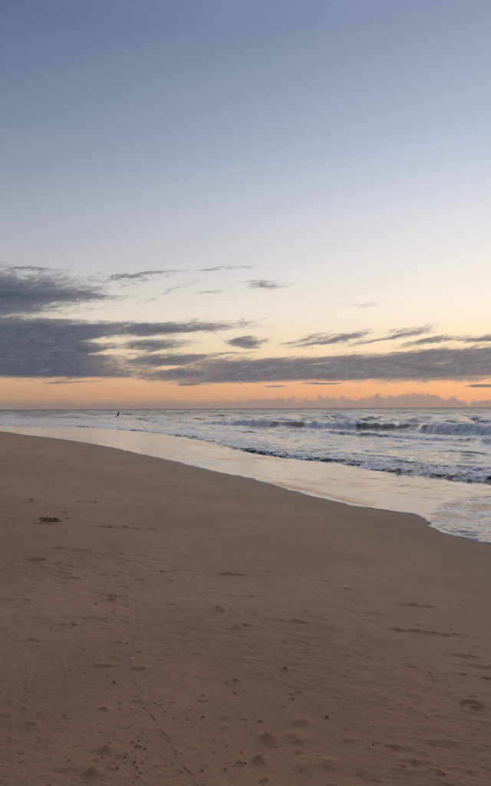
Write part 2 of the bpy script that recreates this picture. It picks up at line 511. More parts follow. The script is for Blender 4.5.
def dent(depth, rim=0.35):
    def f(u, v):
        r = np.sqrt(u * u + v * v)
        return -depth * np.exp(-(r ** 4)) + depth * rim * np.exp(-((r - 1.25) / 0.30) ** 2)
    return f
def mound(h):
    return lambda u, v: 1.7 * h * np.exp(-(u * u + v * v))
def ridge(h, steep=3.0):
    """low worn scarp: gentle on the far side, sharp and ragged on the near side"""
    sd_ = int(h * 1e5) % 97
    def f(u, v):
        v = v + 0.55 * fbm(u * 1.3 + sd_, u * 0 + 0.5, 300 + sd_, 3) + 0.25 * fbm(u * 4.0, v * 1.5 + sd_, 310, 2)
        e = np.exp(-(u ** 2) * 1.2) * np.clip(0.55 + 1.5 * fbm(u * 1.6 - sd_, v * 0.5, 320 + sd_, 3), 0, 1.4)
        return 1.7 * h * e * (np.exp(-np.clip(v, 0, None) * 1.3) * (v >= 0) + np.exp(v * steep) * (v < 0)) - 1.0 * h * e * np.exp(-((v + 0.8) / 0.4) ** 2)
    return f

# heel print on the right: a ring with a deep edge and a toe scoop
def ringprint(u, v):
    r = np.sqrt(u * u + v * v)
    base = -0.006 * np.exp(-(r / 0.95) ** 6) - 0.012 * np.exp(-((r - 0.86) / 0.09) ** 2) * (0.06 + 0.94 * sstep(v - 0.5 * u, -0.3, 0.7))
    scoop = -0.026 * np.exp(-(((u - 0.36) / 0.42) ** 2 + ((v - 0.05) / 0.17) ** 2) ** 2)
    lip = 0.007 * np.exp(-(((u - 0.30) / 0.5) ** 2 + ((v + 0.34) / 0.12) ** 2))
    return base + scoop + lip + 0.004 * np.exp(-((r - 1.16) / 0.14) ** 2)
stamp(472, 704.5, 0.075, 0.075, R(-8), ringprint)
stamp(473, 695, 0.035, 0.012, R(5), dent(0.008))
for px, py, sx, sy, dp in [(464, 673.5, 0.022, 0.016, 0.012), (487, 677.5, 0.035, 0.02, 0.014), (430, 671.5, 0.012, 0.012, 0.010), (446, 673, 0.03, 0.015, 0.004)]:
    stamp(px, py, sx, sy, 0, dent(dp))
# worn ridges and old prints on the right
for px, py, sx, sy, rot, h in [(415, 606, 0.17, 0.05, -9, 0.016), (427, 632, 0.16, 0.045, -12, 0.013), (402, 629, 0.14, 0.05, -8, 0.012), (452, 634, 0.12, 0.05, 4, 0.008),
                               (346, 589, 0.14, 0.05, -9, 0.010), (465, 655, 0.10, 0.04, -9, 0.013), (483, 666, 0.14, 0.05, -10, 0.013), (372, 613, 0.15, 0.05, -3, 0.007),
                               (358, 652, 0.10, 0.06, -4, 0.006), (400, 745, 0.10, 0.05, -22, 0.009), (420, 760, 0.10, 0.05, -22, 0.009), (436, 770, 0.06, 0.04, -30, 0.008), (445, 740, 0.12, 0.05, -5, 0.006),
                               (232, 573, 0.22, 0.07, -4, 0.014), (190, 570, 0.10, 0.05, -6, 0.010), (165, 571, 0.12, 0.05, -5, 0.012), (255, 565, 0.16, 0.05, -4, 0.007),
                               (245, 595, 0.18, 0.05, 2, 0.008), (222, 606, 0.12, 0.04, 2, 0.009), (225, 609, 0.12, 0.04, 2, 0.009), (300, 573, 0.2, 0.06, -8, 0.006), (292, 620, 0.16, 0.05, -10, 0.010), (243, 624, 0.08, 0.04, 0, 0.010),
                               (88, 501, 0.42, 0.12, -3, 0.030), (112, 526, 0.32, 0.10, -4, 0.022), (138, 527, 0.32, 0.10, -4, 0.022), (72, 518, 0.20, 0.08, -3, 0.020), (40, 502, 0.24, 0.08, -2, 0.022),
                               (62, 547, 0.20, 0.06, 2, 0.016), (82, 549, 0.20, 0.06, -3, 0.014), (72, 577, 0.18, 0.06, -4, 0.014), (115, 595, 0.14, 0.05, 0, 0.012), (35, 484, 0.5, 0.12, -8, 0.02), (60, 487, 0.5, 0.12, -8, 0.02),
                               (140, 668, 0.08, 0.03, 2, 0.008), (105, 665, 0.12, 0.04, 2, 0.007), (30, 640, 0.16, 0.05, 2, 0.006), (70, 625, 0.12, 0.04, 0, 0.008), (20, 600, 0.2, 0.06, 3, 0.008)]:
    stamp(px, py, sx, sy, R(rot), ridge(h), 4.0)
# two churned prints far left, where the clump lies and nearer
for px, py, sx, sy, rot, dp in [(49, 520.5, 0.20, 0.13, 0, 0.03), (42, 523.5, 0.18, 0.05, -6, 0.035), (33, 559, 0.13, 0.07, 4, 0.030), (41, 559, 0.05, 0.05, 0, 0.028), (31, 499.5, 0.05, 0.06, 0, 0.05), (64, 512.2, 0.06, 0.05, 0, 0.04),
                                (110, 599.5, 0.05, 0.04, 0, 0.016), (93, 592, 0.05, 0.02, 0, 0.012), (52, 661, 0.01, 0.008, 0, 0.01)]:
    stamp(px, py, sx, sy, R(rot), dent(dp, 0.3))
# worm casts and blow mounds
for px, py, r_, h in [(268, 737, 0.042, 0.018), (271, 735, 0.012, 0.006), (260, 759, 0.036, 0.016), (263, 757, 0.012, 0.006), (301, 720, 0.05, 0.008), (297, 735, 0.05, 0.009), (305, 764, 0.07, 0.010), (93, 771, 0.032, 0.018), (106, 748, 0.026, 0.013), (97, 757, 0.02, 0.006),
                      (110, 741, 0.016, 0.006), (265, 779, 0.02, 0.008), (240, 763, 0.02, 0.010), (237, 627, 0.04, 0.012), (284, 667, 0.035, 0.010), (236, 679, 0.02, 0.010), (227, 682, 0.02, 0.008), (102, 707, 0.025, 0.006), (107, 708, 0.02, 0.006), (115, 657, 0.03, 0.006), (330, 762, 0.05, 0.008), (350, 738, 0.05, 0.006)]:
    stamp(px, py, r_, r_ * 0.9, 0, mound(h), 3.0)

HOLES = [(28, 673), (22, 669), (78, 667.5), (70, 669), (92, 634), (71, 632), (84, 619), (126, 622.5), (45, 686), (43, 691.5), (64, 713), (59, 694), (55, 673.5), (11, 645),
         (114, 682, 0.016), (110, 688), (130, 711), (104, 708), (203, 695, 0.012), (203, 717, 0.012), (187, 719), (228, 680, 0.011), (234.5, 692, 0.012), (245, 763, 0.012), (272, 734.5, 0.010), (262, 756, 0.010), (285.5, 668, 0.012), (296, 622), (184, 612), (212, 662), (165, 711), (173, 718),
         (183, 611), (240, 626, 0.012), (302, 759), (311, 775), (327, 716, 0.016), (373, 743, 0.010), (444, 774, 0.012), (345, 695), (338, 727), (430, 671, 0.010), (460, 642), (447, 666), (418, 683), (225, 769), (267, 780), (212, 706), (227, 745), (213, 752), (201, 741), (174, 700), (221, 649), (180, 648), (194, 655), (175, 672)]
for _ in range(26):                                        # the dense cluster of burrows, bottom centre-left
    q = rng.normal(0, 1, 2)
    HOLES.append((134 + q[0] * 14 + q[1] * 4, 760 + q[1] * 9 - q[0] * 4))
for _ in range(10):
    q = rng.normal(0, 1, 2)
    HOLES.append((137 + q[0] * 8, 742 + q[1] * 5))
for _ in range(150):
    px = abs(rng.normal(0, 1)) * 125; py = rng.uniform(560, 770) - abs(rng.normal(0, 18))
    if py > 545: HOLES.append((px, py, rng.uniform(0.003, 0.007)))
for _ in range(60):
    HOLES.append((rng.uniform(150, 330), rng.uniform(600, 780), rng.uniform(0.003, 0.0065)))
for _ in range(22):
    HOLES.append((rng.uniform(320, 491), rng.uniform(610, 780), rng.uniform(0.003, 0.006)))
hole_xy = []
for h in HOLES:
    px, py = h[0], h[1]
    r_ = (h[2] if len(h) > 2 else rng.uniform(0.004, 0.010)) * 0.58
    if py > 800 or px < -5 or px > 500: continue
    if py < 640: r_ *= 1.0 + (640 - py) / 90.0
    stamp(px, py, r_, r_ * 1.5, 0, dent(r_ * 2.4, 0.30), 4.0)
    hole_xy.append((*ground_xy(px, py), r_))
# small pits and bumps everywhere, thicker on the left, and the last of a few old footprints
for _ in range(230):
    px = rng.uniform(-5, 300) if rng.random() < 0.78 else rng.uniform(280, 495)
    py = 500 + 285 * rng.random() ** 0.7
    if py < 470 + 0.16 * px + 35: continue
    r_ = 0.003 + 0.005 * rng.random() ** 3
    r_ *= 1 + max(0.0, 660 - py) / 70.0
    stamp(px, py, r_ * rng.uniform(0.9, 1.6), r_ * rng.uniform(0.9, 1.4), R(rng.normal(0, 25)), dent(r_ * rng.uniform(0.4, 1.5), rng.uniform(0.1, 0.6)), 3.5)
for _ in range(110):
    px = rng.uniform(-5, 330) if rng.random() < 0.7 else rng.uniform(300, 495)
    py = rng.uniform(560, 785)
    r_ = rng.uniform(0.010, 0.028) * (1 + max(0.0, 640 - py) / 110.0)
    stamp(px, py, r_ * rng.uniform(0.9, 1.6), r_ * 0.8, R(rng.normal(-4, 15)), mound(r_ * rng.uniform(0.08, 0.24)), 3.0)
for _ in range(9):
    px, py = rng.uniform(0, 491), rng.uniform(560, 760)
    stamp(px, py, rng.uniform(0.05, 0.08), rng.uniform(0.09, 0.13), R(rng.normal(20, 30)), dent(rng.uniform(0.003, 0.006), 0.5), 3.0)
# the wandering groove (a snail or a dragged stem)
TRAIL = spline([ground_xy(*p) for p in [(134, 640), (131, 652), (130, 660), (132, 672), (134.5, 682), (138, 692), (140, 700), (146, 709), (153, 717), (160, 728), (168, 738)]], 6)
k = np.where((X > TRAIL[:, 0].min() - .1) & (X < TRAIL[:, 0].max() + .1) & (Y > TRAIL[:, 1].min() - .1) & (Y < TRAIL[:, 1].max() + .1))
td, tp = curve_dist(X[k], Y[k], TRAIL)
Z[k] += (-0.004 * np.exp(-(td / 0.004) ** 2) + 0.0015 * np.exp(-((np.abs(td) - 0.008) / 0.004) ** 2)) * sstep(np.sin(tp * 0.55 + 1.0), -0.3, 0.6)
# sweeping scrape lines, bottom left
sw = ((X < -0.15) & (Y < 3.2) & (Y > 1.5))
kk = np.where(sw)
Z[kk] += 0.0032 * fbm(X[kk] * 1.2 + Y[kk] * 0.4, Y[kk] * 13 - X[kk] * 3.2, 91, 3) * sstep(-X[kk], 0.2, 0.55) * sstep(3.1 - Y[kk], 0.0, 0.4)
# faint tyre or dragged line running across the middle
LINE = spline([ground_xy(*p) for p in [(300, 575), (330, 600), (356, 616), (378, 634)]], 6)
td, tp = curve_dist(X, Y, LINE)
Z += -0.003 * np.exp(-(td / 0.02) ** 2)

wetA = 1 - sstep(land + 0.7 * fbm(X * 0.25, Y * 0.25, 5, 3), 0.2, 3.2)
me, used = grid_mesh('beach', X, Y, Z)
attr(me, 'wet', wetA, used)
beach = link('beach', me, m_sand)
beach['kind'] = 'structure'
from mathutils.bvhtree import BVHTree
def make_sampler(Xg, Yg, Zg, azg, rg):
    def f(x, y):
        a = math.degrees(math.atan2(x, y)); r = math.hypot(x, y)
        j = np.searchsorted(azg, a); i = np.searchsorted(rg, r)
        j = min(max(j, 1), len(azg) - 1); i = min(max(i, 1), len(rg) - 1)
        u = (a - azg[j - 1]) / (azg[j] - azg[j - 1]); v = (r - rg[i - 1]) / (rg[i] - rg[i - 1])
        return float((Zg[i - 1, j - 1] * (1 - u) + Zg[i - 1, j] * u) * (1 - v) + (Zg[i, j - 1] * (1 - u) + Zg[i, j] * u) * v)
    return f
sandz = make_sampler(X, Y, Z, azs, rows)

# ------------------------------------------------------------------ material: sea water and foam
m_sea, s = new_mat('sea_water')
geo = s.n('ShaderNodeNewGeometry')
P = geo.outputs['Position']
A_ = lambda nm: s.n('ShaderNodeAttribute', attribute_name=nm).outputs['Fac']
foam, shal, ripp, dist = A_('foam'), A_('shallow'), A_('ripple'), A_('range')
mp = s.n('ShaderNodeMapping')
s.put(mp.inputs['Vector'], P)
mp.inputs['Rotation'].default_value = (0, 0, R(55))
PV = mp.outputs[0]                          # x runs along the crests
st = s.n('ShaderNodeVectorMath', operation='MULTIPLY')
s.put(st.inputs[0], PV); st.inputs[1].default_value = (0.45, 1.0, 1.0)
PS = st.outputs[0]
f1 = s.noise(PS, 0.9, 7, 0.62, 0.6)
f2 = s.noise(PS, 7.0, 6, 0.70, 0.3)
vor = s.n('ShaderNodeTexVoronoi', feature='DISTANCE_TO_EDGE')
dv = s.n('ShaderNodeVectorMath', operation='ADD')
nz = s.n('ShaderNodeTexNoise'); s.put(nz.inputs['Vector'], PS); nz.inputs['Scale'].default_value = 2.0
s.put(dv.inputs[0], PS)
sc_ = s.n('ShaderNodeVectorMath', operation='SCALE'); s.put(sc_.inputs[0], nz.outputs[1]); sc_.inputs['Scale'].default_value = 0.5
s.put(dv.inputs[1], sc_.outputs[0])
s.put(vor.inputs['Vector'], dv.outputs[0]); vor.inputs['Scale'].default_value = 2.6
lace = s.ss(vor.outputs['Distance'], 0.16, 0.0)
pat = s.add(s.mul(s.sub(f1, 0.5), 1.3), s.add(s.mul(s.sub(f2, 0.5), 1.7), s.mul(lace, 0.28)))
fm = s.ss(s.add(s.madd(foam, 1.55, -0.80), pat), -0.12, 0.30)
fm = s.mul(fm, s.ss(foam, 0.0, 0.12))
water = s.n('ShaderNodeBsdfPrincipled')
wcol = s.mix(shal, (0.018, 0.034, 0.038, 1), (0.30, 0.24, 0.205, 1))
s.put(water.inputs['Base Color'], wcol)
s.put(water.inputs['Roughness'], s.add(s.lr(shal, 0, 1, 0.08, 0.14), s.add(s.ss(dist, 30.0, 260.0, 0.0, 0.22), s.ss(dist, 250.0, 1500.0, 0.0, 0.14))))   # far off, waves finer than a facet act as roughness
water.inputs['IOR'].default_value = 1.333
def tilt(v, scale, detail, rough, amp):
    """small waves as a field of slopes, good at any distance"""
    nd = s.n('ShaderNodeTexNoise')
    s.put(nd.inputs['Vector'], v)
    nd.inputs['Scale'].default_value = scale
    nd.inputs['Detail'].default_value = detail
    nd.inputs['Roughness'].default_value = rough
    o = s.n('ShaderNodeVectorMath', operation='SUBTRACT'); s.put(o.inputs[0], nd.outputs[1]); o.inputs[1].default_value = (0.5, 0.5, 0.5)
    p = s.n('ShaderNodeVectorMath', operation='MULTIPLY'); s.put(p.inputs[0], o.outputs[0]); p.inputs[1].default_value = (amp, amp, 0.0)
    return p.outputs[0]
def vadd(a, b_):
    o = s.n('ShaderNodeVectorMath', operation='ADD'); s.put(o.inputs[0], a); s.put(o.inputs[1], b_)
    return o.outputs[0]
tl = vadd(vadd(vadd(tilt(PS, 0.06, 4, 0.65, 1.9), tilt(PS, 0.30, 3, 0.6, 1.8)), tilt(PS, 1.5, 4, 0.6, 2.0)), tilt(PS, 13.0, 4, 0.65, 1.3))
tsc = s.n('ShaderNodeVectorMath', operation='SCALE'); s.put(tsc.inputs[0], tl); s.put(tsc.inputs['Scale'], ripp)
nrm = s.n('ShaderNodeVectorMath', operation='NORMALIZE'); s.put(nrm.inputs[0], vadd(geo.outputs['Normal'], tsc.outputs[0]))
s.put(water.inputs['Normal'], nrm.outputs[0])
fb = s.n('ShaderNodeBsdfPrincipled')
s.put(fb.inputs['Base Color'], s.mix(s.ss(s.add(s.mul(f2, 0.6), s.mul(f1, 0.4)), 0.36, 0.62), (0.52, 0.52, 0.51, 1), (0.93, 0.92, 0.90, 1)))
fb.inputs['Roughness'].default_value = 0.32
fb.inputs['Specular IOR Level'].default_value = 0.5
ftl = vadd(vadd(tilt(P, 1.3, 3, 0.6, 1.5), tilt(P, 4.5, 4, 0.65, 2.2)), tilt(P, 22.0, 2, 0.6, 0.9))
fnr = s.n('ShaderNodeVectorMath', operation='NORMALIZE'); fts = s.n('ShaderNodeVectorMath', operation='SCALE'); s.put(fts.inputs[0], ftl); s.put(fts.inputs['Scale'], s.lr(A_('churn'), 0, 1, 0.22, 0.75))
s.put(fnr.inputs[0], vadd(geo.outputs['Normal'], fts.outputs[0]))
s.put(fb.inputs['Normal'], fnr.outputs[0])
mxs = s.n('ShaderNodeMixShader')
s.put(mxs.inputs[0], fm)
s.t.links.new(water.outputs[0], mxs.inputs[1]); s.t.links.new(fb.outputs[0], mxs.inputs[2])
so = s.n('ShaderNodeOutputMaterial')
s.t.links.new(mxs.outputs[0], so.inputs[0])

# ------------------------------------------------------------------ the sea
azs2 = np.concatenate([-(28 + 72 * np.linspace(0, 1, 40)[1:] ** 1.4)[::-1], np.linspace(-28, 28, 681), 28 + 92 * np.linspace(0, 1, 40)[1:] ** 1.4])
t = np.linspace(1 / 7.5, 1 / 460.0, 780)
rows2 = np.concatenate([[4.5, 5.0, 5.5, 6.0, 6.5, 7.0], 1 / t, np.geomspace(470, 3000, 80), [4000, 6000, 9000, 14000, 20000]])
X, Y = polar(azs2, rows2)
Rr = np.hypot(X, Y)
spacing = np.gradient(rows2)[:, None] * np.ones_like(X)
dw, par_w = curve_dist(X, Y, WL)
d1, p1 = curve_dist(X, Y, F1)
d2, p2 = curve_dist(X, Y, F2)
d3, p3 = curve_dist(X, Y, F3)
dl, pl = curve_dist(X, Y, LOBE)
u1, u2, u3 = upx(p1, F1_PX), upx(p2, F2_PX), upx(p3, F3_PX)

foamA = np.zeros_like(X); ripA = np.zeros_like(X)
# open sea: sum of wave trains rolling in, fading towards the shore
Z = np.zeros_like(X)
deep = sstep(d3, -2.0, 14.0)
mid = sstep(d1, 0.0, 6.0)
def trains(n, lmin, lmax, rms, spread, seed):
    g = np.random.default_rng(seed)
    z = np.zeros_like(X); tot = 0
    for i in range(n):
        L = math.exp(g.uniform(math.log(lmin), math.log(lmax)))
        th = R(38) + g.normal(0, 1) * R(spread)
        kx, ky = math.cos(th) * 2 * math.pi / L, math.sin(th) * 2 * math.pi / L
        a = (L / lmax) ** 0.7
        tot += a * a / 2
        att = np.clip(1.9 - spacing * 2.2 / L, 0, 1)
        z += a * att * np.sin(kx * X + ky * Y + g.uniform(0, 6.283))
    return z * rms / math.sqrt(tot)
swell = trains(14, 16, 38, 0.20, 18, 3)
chop = trains(46, 1.6, 10, 0.18, 36, 4)
small = trains(22, 0.7, 2.4, 0.028, 55, 5)
sw = swell + 0.9 * swell * np.abs(swell)
gust = 0.65 + 0.7 * sstep(fbm(X * 0.02, Y * 0.02, 44, 3), -0.3, 0.3)
Z += deep * (sw + gust * chop * 1.2) + (0.25 * mid * (1 - deep)) * chop + (0.35 + 0.65 * deep) * mid * small * gust
ripA += 0.80 * deep + 0.34 * mid * (1 - deep)
# whitecaps and streaks outside
wc = fbm(X * 0.045 + 0.02 * Y, Y * 0.06, 101, 4)
foamA += deep * (0.72 * sstep(wc + 0.8 * (sw + chop), 0.05, 0.55) + 0.18 * sstep(fbm(X * 0.09, Y * 0.09, 103, 3), 0.05, 0.5) * sstep(d3, 60, 0))
# outer broken line on the left of the picture
lump = fbm(X * 1.9, Y * 1.9, 111, 4, 0.6)
lump2 = fbm(X * 5.0, Y * 5.0, 117, 3, 0.6)

# F3: the breaker
h3 = np.interp(u3, [-40, 30, 100, 160, 200, 230, 270, 300, 340, 365, 395, 420, 450, 475, 491, 560],
                   [0.40, 0.45, 0.42, 0.45, 0.50, 0.60, 0.68, 0.62, 0.66, 0.62, 0.66, 0.74, 0.82, 0.78, 0.72, 0.55])
h3 = h3 * (1 + 0.16 * fbm(u3 * 0.06, u3 * 0 + 3.0, 7, 3))
h3 = h3 * (1 + 0.30 * fbm(u3 * 0.11, u3 * 0 + 5.0, 17, 4, 0.6))
left3 = sstep(u3, 235, 190)
h3 = h3 * (1 - left3 * (0.55 - 0.9 * fbm(u3 * 0.035, u3 * 0 + 9.0, 8, 2)))
uj = u3 + 7.0 * fbm(X * 0.9, Y * 0.9, 125, 3)
face = np.maximum(sstep(uj, 262, 274) * sstep(uj, 307, 294), sstep(uj, 350, 364) * sstep(uj, 426, 408))
s3 = d3 + (0.30 + 0.15 * (1 - face)) * fbm(X * 0.5, Y * 0.5, 121, 3)
rise = np.where(face > 0.5, np.clip(s3 / 1.5, 0, 1) ** 1.7, sstep(s3, -0.1, 1.0))
rise = np.clip(s3 / 1.2, 0, 1) ** 1.4 * face + sstep(s3, -0.1, 1.0) * (1 - face)
back = np.exp(-np.clip(s3 - 1.3, 0, None) ** 2 / (2 * 2.6 ** 2))
prof3 = rise * back
on3 = sstep(s3, -0.5, -0.1) * np.exp(-np.clip(s3 - 1.6, 0, None) / 1.2)
Z = Z * (1 - 0.85 * prof3) + h3 * prof3
Z += (1 - face) * on3 * (0.22 * lump + 0.08 * lump2 + 0.18 * fbm(X * 0.7, Y * 0.7, 119, 2)) * h3 / 0.8
foamA = np.maximum(foamA, on3 * (1 - face) * (0.92 + 0.2 * lump - 0.3 * left3))
foamA = np.maximum(foamA, face * 0.55 * np.exp(-((s3 - 1.55) / 0.22) ** 2))
foamA *= 1 - 0.95 * face * sstep(s3, -0.1, 0.2) * sstep(s3, 1.45, 1.2)
ripA = ripA * (1 - 0.9 * face * sstep(s3, -0.3, 0.0) * sstep(s3, 2.6, 1.6))
# a second, lower wave standing up behind, right of the middle, and another further out
for (pts, hh, wd, fo) in [([(386, 421.3), (420, 421.6), (455, 421)], 0.34, 1.6, 0.5), ([(300, 417.6), (350, 417.8), (380, 417.2)], 0.36, 2.0, 0.5), ([(330, 414.2), (380, 414.3), (425, 413.6), (470, 413.4)], 0.62, 3.2, 0.3),
                          ([(-20, 422.3), (60, 422.6), (120, 424.3), (165, 426.5), (205, 428.8)], 0.20, 0.9, 0.75), ([(118, 418.4), (170, 419.6), (215, 421), (240, 421.5)], 0.34, 1.2, 0.7),
                          ([(-30, 416.8), (50, 416.9), (112, 417.5)], 0.36, 1.6, 0.7), ([(196, 430.3), (240, 432.5), (280, 436.5)], 0.13, 0.7, 0.75), ([(300, 438.5), (350, 441.5), (400, 444), (455, 448)], 0.10, 0.6, 0.7),
                          ([(404, 416.6), (440, 418.2), (520, 419.4)], 0.42, 1.6, 0.7), ([(250, 415.8), (300, 416.8), (345, 417)], 0.36, 1.8, 0.65), ([(436, 454.5), (470, 456.5), (520, 461)], 0.13, 0.6, 0.6), ([(-30, 413.6), (60, 413.7), (150, 413.2)], 0.5, 2.6, 0.5), ([(200, 412.8), (300, 412.7), (420, 412.0)], 0.6, 3.4, 0.4),
                          ([(192, 418.3), (214, 417.2), (240, 417.5)], 0.55, 1.8, 0.25), ([(60, 415.4), (120, 415.2), (185, 414.8)], 0.22, 3.0, 0.1), ([(428, 417.4), (470, 417.6), (520, 417.0)], 0.36, 2.2, 0.6), ([(232, 414.5), (262, 414.6), (310, 414.0)], 0.5, 3.0, 0.1)]:
    C = spline([on_plane(*p) for p in pts], 5)
    dc, pc = curve_dist(X, Y, C)
    tt = pc / (len(C) - 1)
    tap = sstep(tt, 0.0, 0.18) * sstep(tt, 1.0, 0.82)
    near_end = np.where((pc <= 0) | (pc >= len(C) - 1), 0.0, 1.0)
    pr = np.clip(dc / wd, 0, 1) ** 1.5 * np.exp(-np.clip(dc - wd, 0, None) ** 2 / (2 * (1.1 * wd) ** 2)) * tap * near_end
    Z += 0.75 * hh * pr
    foamA = np.maximum(foamA, fo * tap * near_end * np.exp(-((dc - 1.25 * wd) / (0.6 * wd)) ** 2) * (0.9 + 0.5 * lump))
    Z += 0.10 * hh * fo * lump * tap * near_end * np.exp(-((dc - wd) / (0.7 * wd)) ** 2)
# inner zone between the breaker and the wash: foam rafts
inner = sstep(d1, 0.3, 2.0) * sstep(d3, 0.6, -0.6)
foamA = np.maximum(foamA, inner * (0.50 + 0.40 * fbm(X * 0.20, Y * 0.20, 131, 3)))
leftz = sstep(X / np.maximum(Y, 1), -0.05, -0.3)
foamA = np.maximum(foamA, leftz * sstep(d3, 26, 4) * sstep(d1, 0, 3) * (0.48 + 0.60 * fbm(X * 0.10, Y * 0.13, 133, 3)))
# F2: small bore
end2 = sstep(u2, 277, 296) * np.where((p2 <= 0), 0.0, 1.0)
s2 = d2 + 0.25 * fbm(X * 0.7, Y * 0.7, 141, 3)
pr2 = sstep(s2, -0.05, 0.7) * np.exp(-np.clip(s2 - 0.7, 0, None) / 2.2) * end2
Z += 0.22 * pr2
on2 = sstep(s2, -0.1, 0.15) * np.exp(-np.clip(s2 - 0.5, 0, None) / 1.0) * end2
Z += on2 * (0.075 * lump + 0.045 * lump2)
foamA = np.maximum(foamA, on2 * (0.40 + 0.35 * sstep(s2, 0.3, 0.8) + 0.3 * lump))
# F1: the front of the running wash
h1 = np.interp(u1, [0, 110, 200, 330, 437, 491, 600], [0.07, 0.08, 0.09, 0.09, 0.10, 0.13, 0.12]) * (1 + 0.7 * fbm(u1 * 0.05, u1 * 0 + 2.0, 155, 3))
s1 = d1 + 0.22 * fbm(X * 0.6, Y * 0.6, 151, 3)
pr1 = sstep(s1, -0.03, 0.55) * (0.45 + 0.55 * np.exp(-np.clip(s1 - 0.5, 0, None) / 4.0))
lift1 = sstep(d3, 0.0, -4.0)
Z += h1 * pr1 * (0.15 + 0.85 * lift1)
on1 = sstep(s1, -0.05, 0.12) * np.exp(-np.clip(s1 - 2.2, 0, None) / 1.6)
l3 = fbm(X * 3.1, Y * 3.1, 161, 3, 0.6)
Z += on1 * (0.040 * lump + 0.032 * l3 + 0.026 * lump2)
foamA = np.maximum(foamA, on1 * (0.50 + 0.22 * sstep(s1, 0.3, 1.2) + 0.45 * fbm(u1 * 0.045, s1 * 0.25, 157, 3) + 0.14 * lump + 0.10 * l3))
ripA = np.maximum(ripA, 0.8 * on1)
foamA *= 1 - 0.96 * face * sstep(s3, -0.15, 0.15) * sstep(s3, 1.5, 1.2)
vein = sstep(fbm(u3 * 0.35, s3 * 0.5, 127, 3), 0.12, 0.45)
foamA = np.maximum(foamA, face * 0.40 * vein * sstep(s3, 0.1, 0.5) * sstep(s3, 1.9, 1.3))
churn = np.clip(np.maximum(np.maximum(on1, on2), on3 * (1 - face)), 0, 1)
# the thin wash on the sand
film = sstep(dw, 0.0, 1.5) * sstep(d1, 0.3, -0.5)
fr = fbm(X * 0.35, Y * 0.35, 171, 3)
ripA = np.maximum(ripA, film * (0.03 + 0.06 * np.clip(fr, 0, 1)))
ripA = np.maximum(ripA, sstep(dw, 0.0, 0.3) * np.exp(-np.clip(dw, 0, None) / 1.6) * 0.18 * sstep(fr, -0.5, 0.3))
streak = fbm(par_w * 1.1, dw * 1.6, 173, 4, 0.6)
foamA = np.maximum(foamA, film * (0.22 * sstep(streak, 0.05, 0.5) + 0.16 * sstep(fbm(par_w * 3.0, dw * 2.4, 175, 3), 0.15, 0.6)))
ripA = np.maximum(ripA, film * 0.15 * sstep(streak, -0.25, 0.45))
dwp = dw + 0.16 * fbm(X * 0.8, Y * 0.8, 211, 3) + 0.05 * fbm(X * 3.5, Y * 3.5, 213, 3)
edge = np.exp(-(np.clip(dwp, 0, None) / (0.05 + 0.10 * sstep(fbm(X * 0.6, Y * 0.6, 183, 3), -0.3, 0.4))) ** 2) * (dwp > -0.05)
foamA = np.maximum(foamA, edge * (0.75 + 0.5 * fbm(X * 1.5, Y * 1.5, 181, 3)))
bub = np.exp(-(np.clip(dw, 0, None) / 0.9)) * sstep(fbm(X * 0.8, Y * 0.8, 191, 3), -0.25, 0.4)
foamA = np.maximum(foamA, 0.42 * bub * film)
Z += film * 0.004 * fbm(X * 2.5, Y * 2.5, 201, 3)
# right-hand lobe of fresh wash overrunning the older sheet
inl = (dl < 0)
lobe_in = sstep(-dl + 0.25 * fbm(X * 1.3, Y * 1.3, 205, 3), 0.0, 0.30) * sstep(d1, 0.0, -1.0) * sstep(dw, 0.0, 0.15) * (X > 1.5)
Z += lobe_in * (0.010 + 0.010 * l3 + 0.008 * lump2)
ripA = np.maximum(ripA, lobe_in * 0.42)
foamA = np.maximum(foamA, np.exp(-((dl + 0.10 + 0.2 * lump) / 0.16) ** 2) * (X > 1.5) * sstep(dw, 0.0, 0.1) * (0.40 + 0.3 * l3))
foamA = np.maximum(foamA, lobe_in * (0.42 + 0.30 * lump + 0.25 * l3))
# meet the sand along a finely scalloped edge
Z = np.where(dwp > 0, np.maximum(Z, np.where(dw < 3, beach_z(-dw), -9) + 0.001) + 0.009 * (1 - np.exp(-np.clip(dwp, 0, None) / 0.04)), beach_z(-dw) - 0.05)
Z = np.where((dwp > 0) & (dw > 0) & (dw < 3), np.maximum(Z, 0.004), Z)
shalA = sstep(d1, 0.1, -0.5) * 0.9 + 0.04 * sstep(d3, 2.0, -2.0)
shalA = np.maximum(shalA, 0.12 * sstep(d3, -0.5, -3.0) * sstep(d1, 0.0, 0.6))
me, used = grid_mesh('sea', X, Y, Z, keep=(dw > -0.8))
attr(me, 'foam', np.clip(foamA, 0, 1.2), used)
attr(me, 'shallow', np.clip(shalA, 0, 1), used)
attr(me, 'ripple', ripA, used)
attr(me, 'range', Rr, used)
attr(me, 'churn', churn, used)
sea = link('sea', me, m_sea)
sea['kind'] = 'structure'

#OBJECTS
# ------------------------------------------------------------------ small things
def plain(name, c, rough=0.7, var=0.3, scale=30.0):
    m, q = new_mat(name)
    g = q.n('ShaderNodeNewGeometry')
    n_ = q.noise(g.outputs['Position'], scale, 4, 0.6)
    bs = q.n('ShaderNodeBsdfPrincipled')
    c2 = tuple(max(0.0, v * (1 - var)) for v in c) + (1,)
    c3 = tuple(min(1.0, v * (1 + var)) for v in c) + (1,)
    q.put(bs.inputs['Base Color'], q.mix(n_, c2, c3))
    bs.inputs['Roughness'].default_value = rough
    o = q.n('ShaderNodeOutputMaterial')
    q.t.links.new(bs.outputs[0], o.inputs[0])
    return m
m_bird = plain('dark_plumage', (0.022, 0.020, 0.019), 0.8, 0.35, 9.0)
m_weed = plain('brown_seaweed', (0.36, 0.195, 0.095), 0.7, 0.45, 25.0)
m_stem = plain('dry_stem', (0.45, 0.265, 0.15), 0.8, 0.4, 60.0)
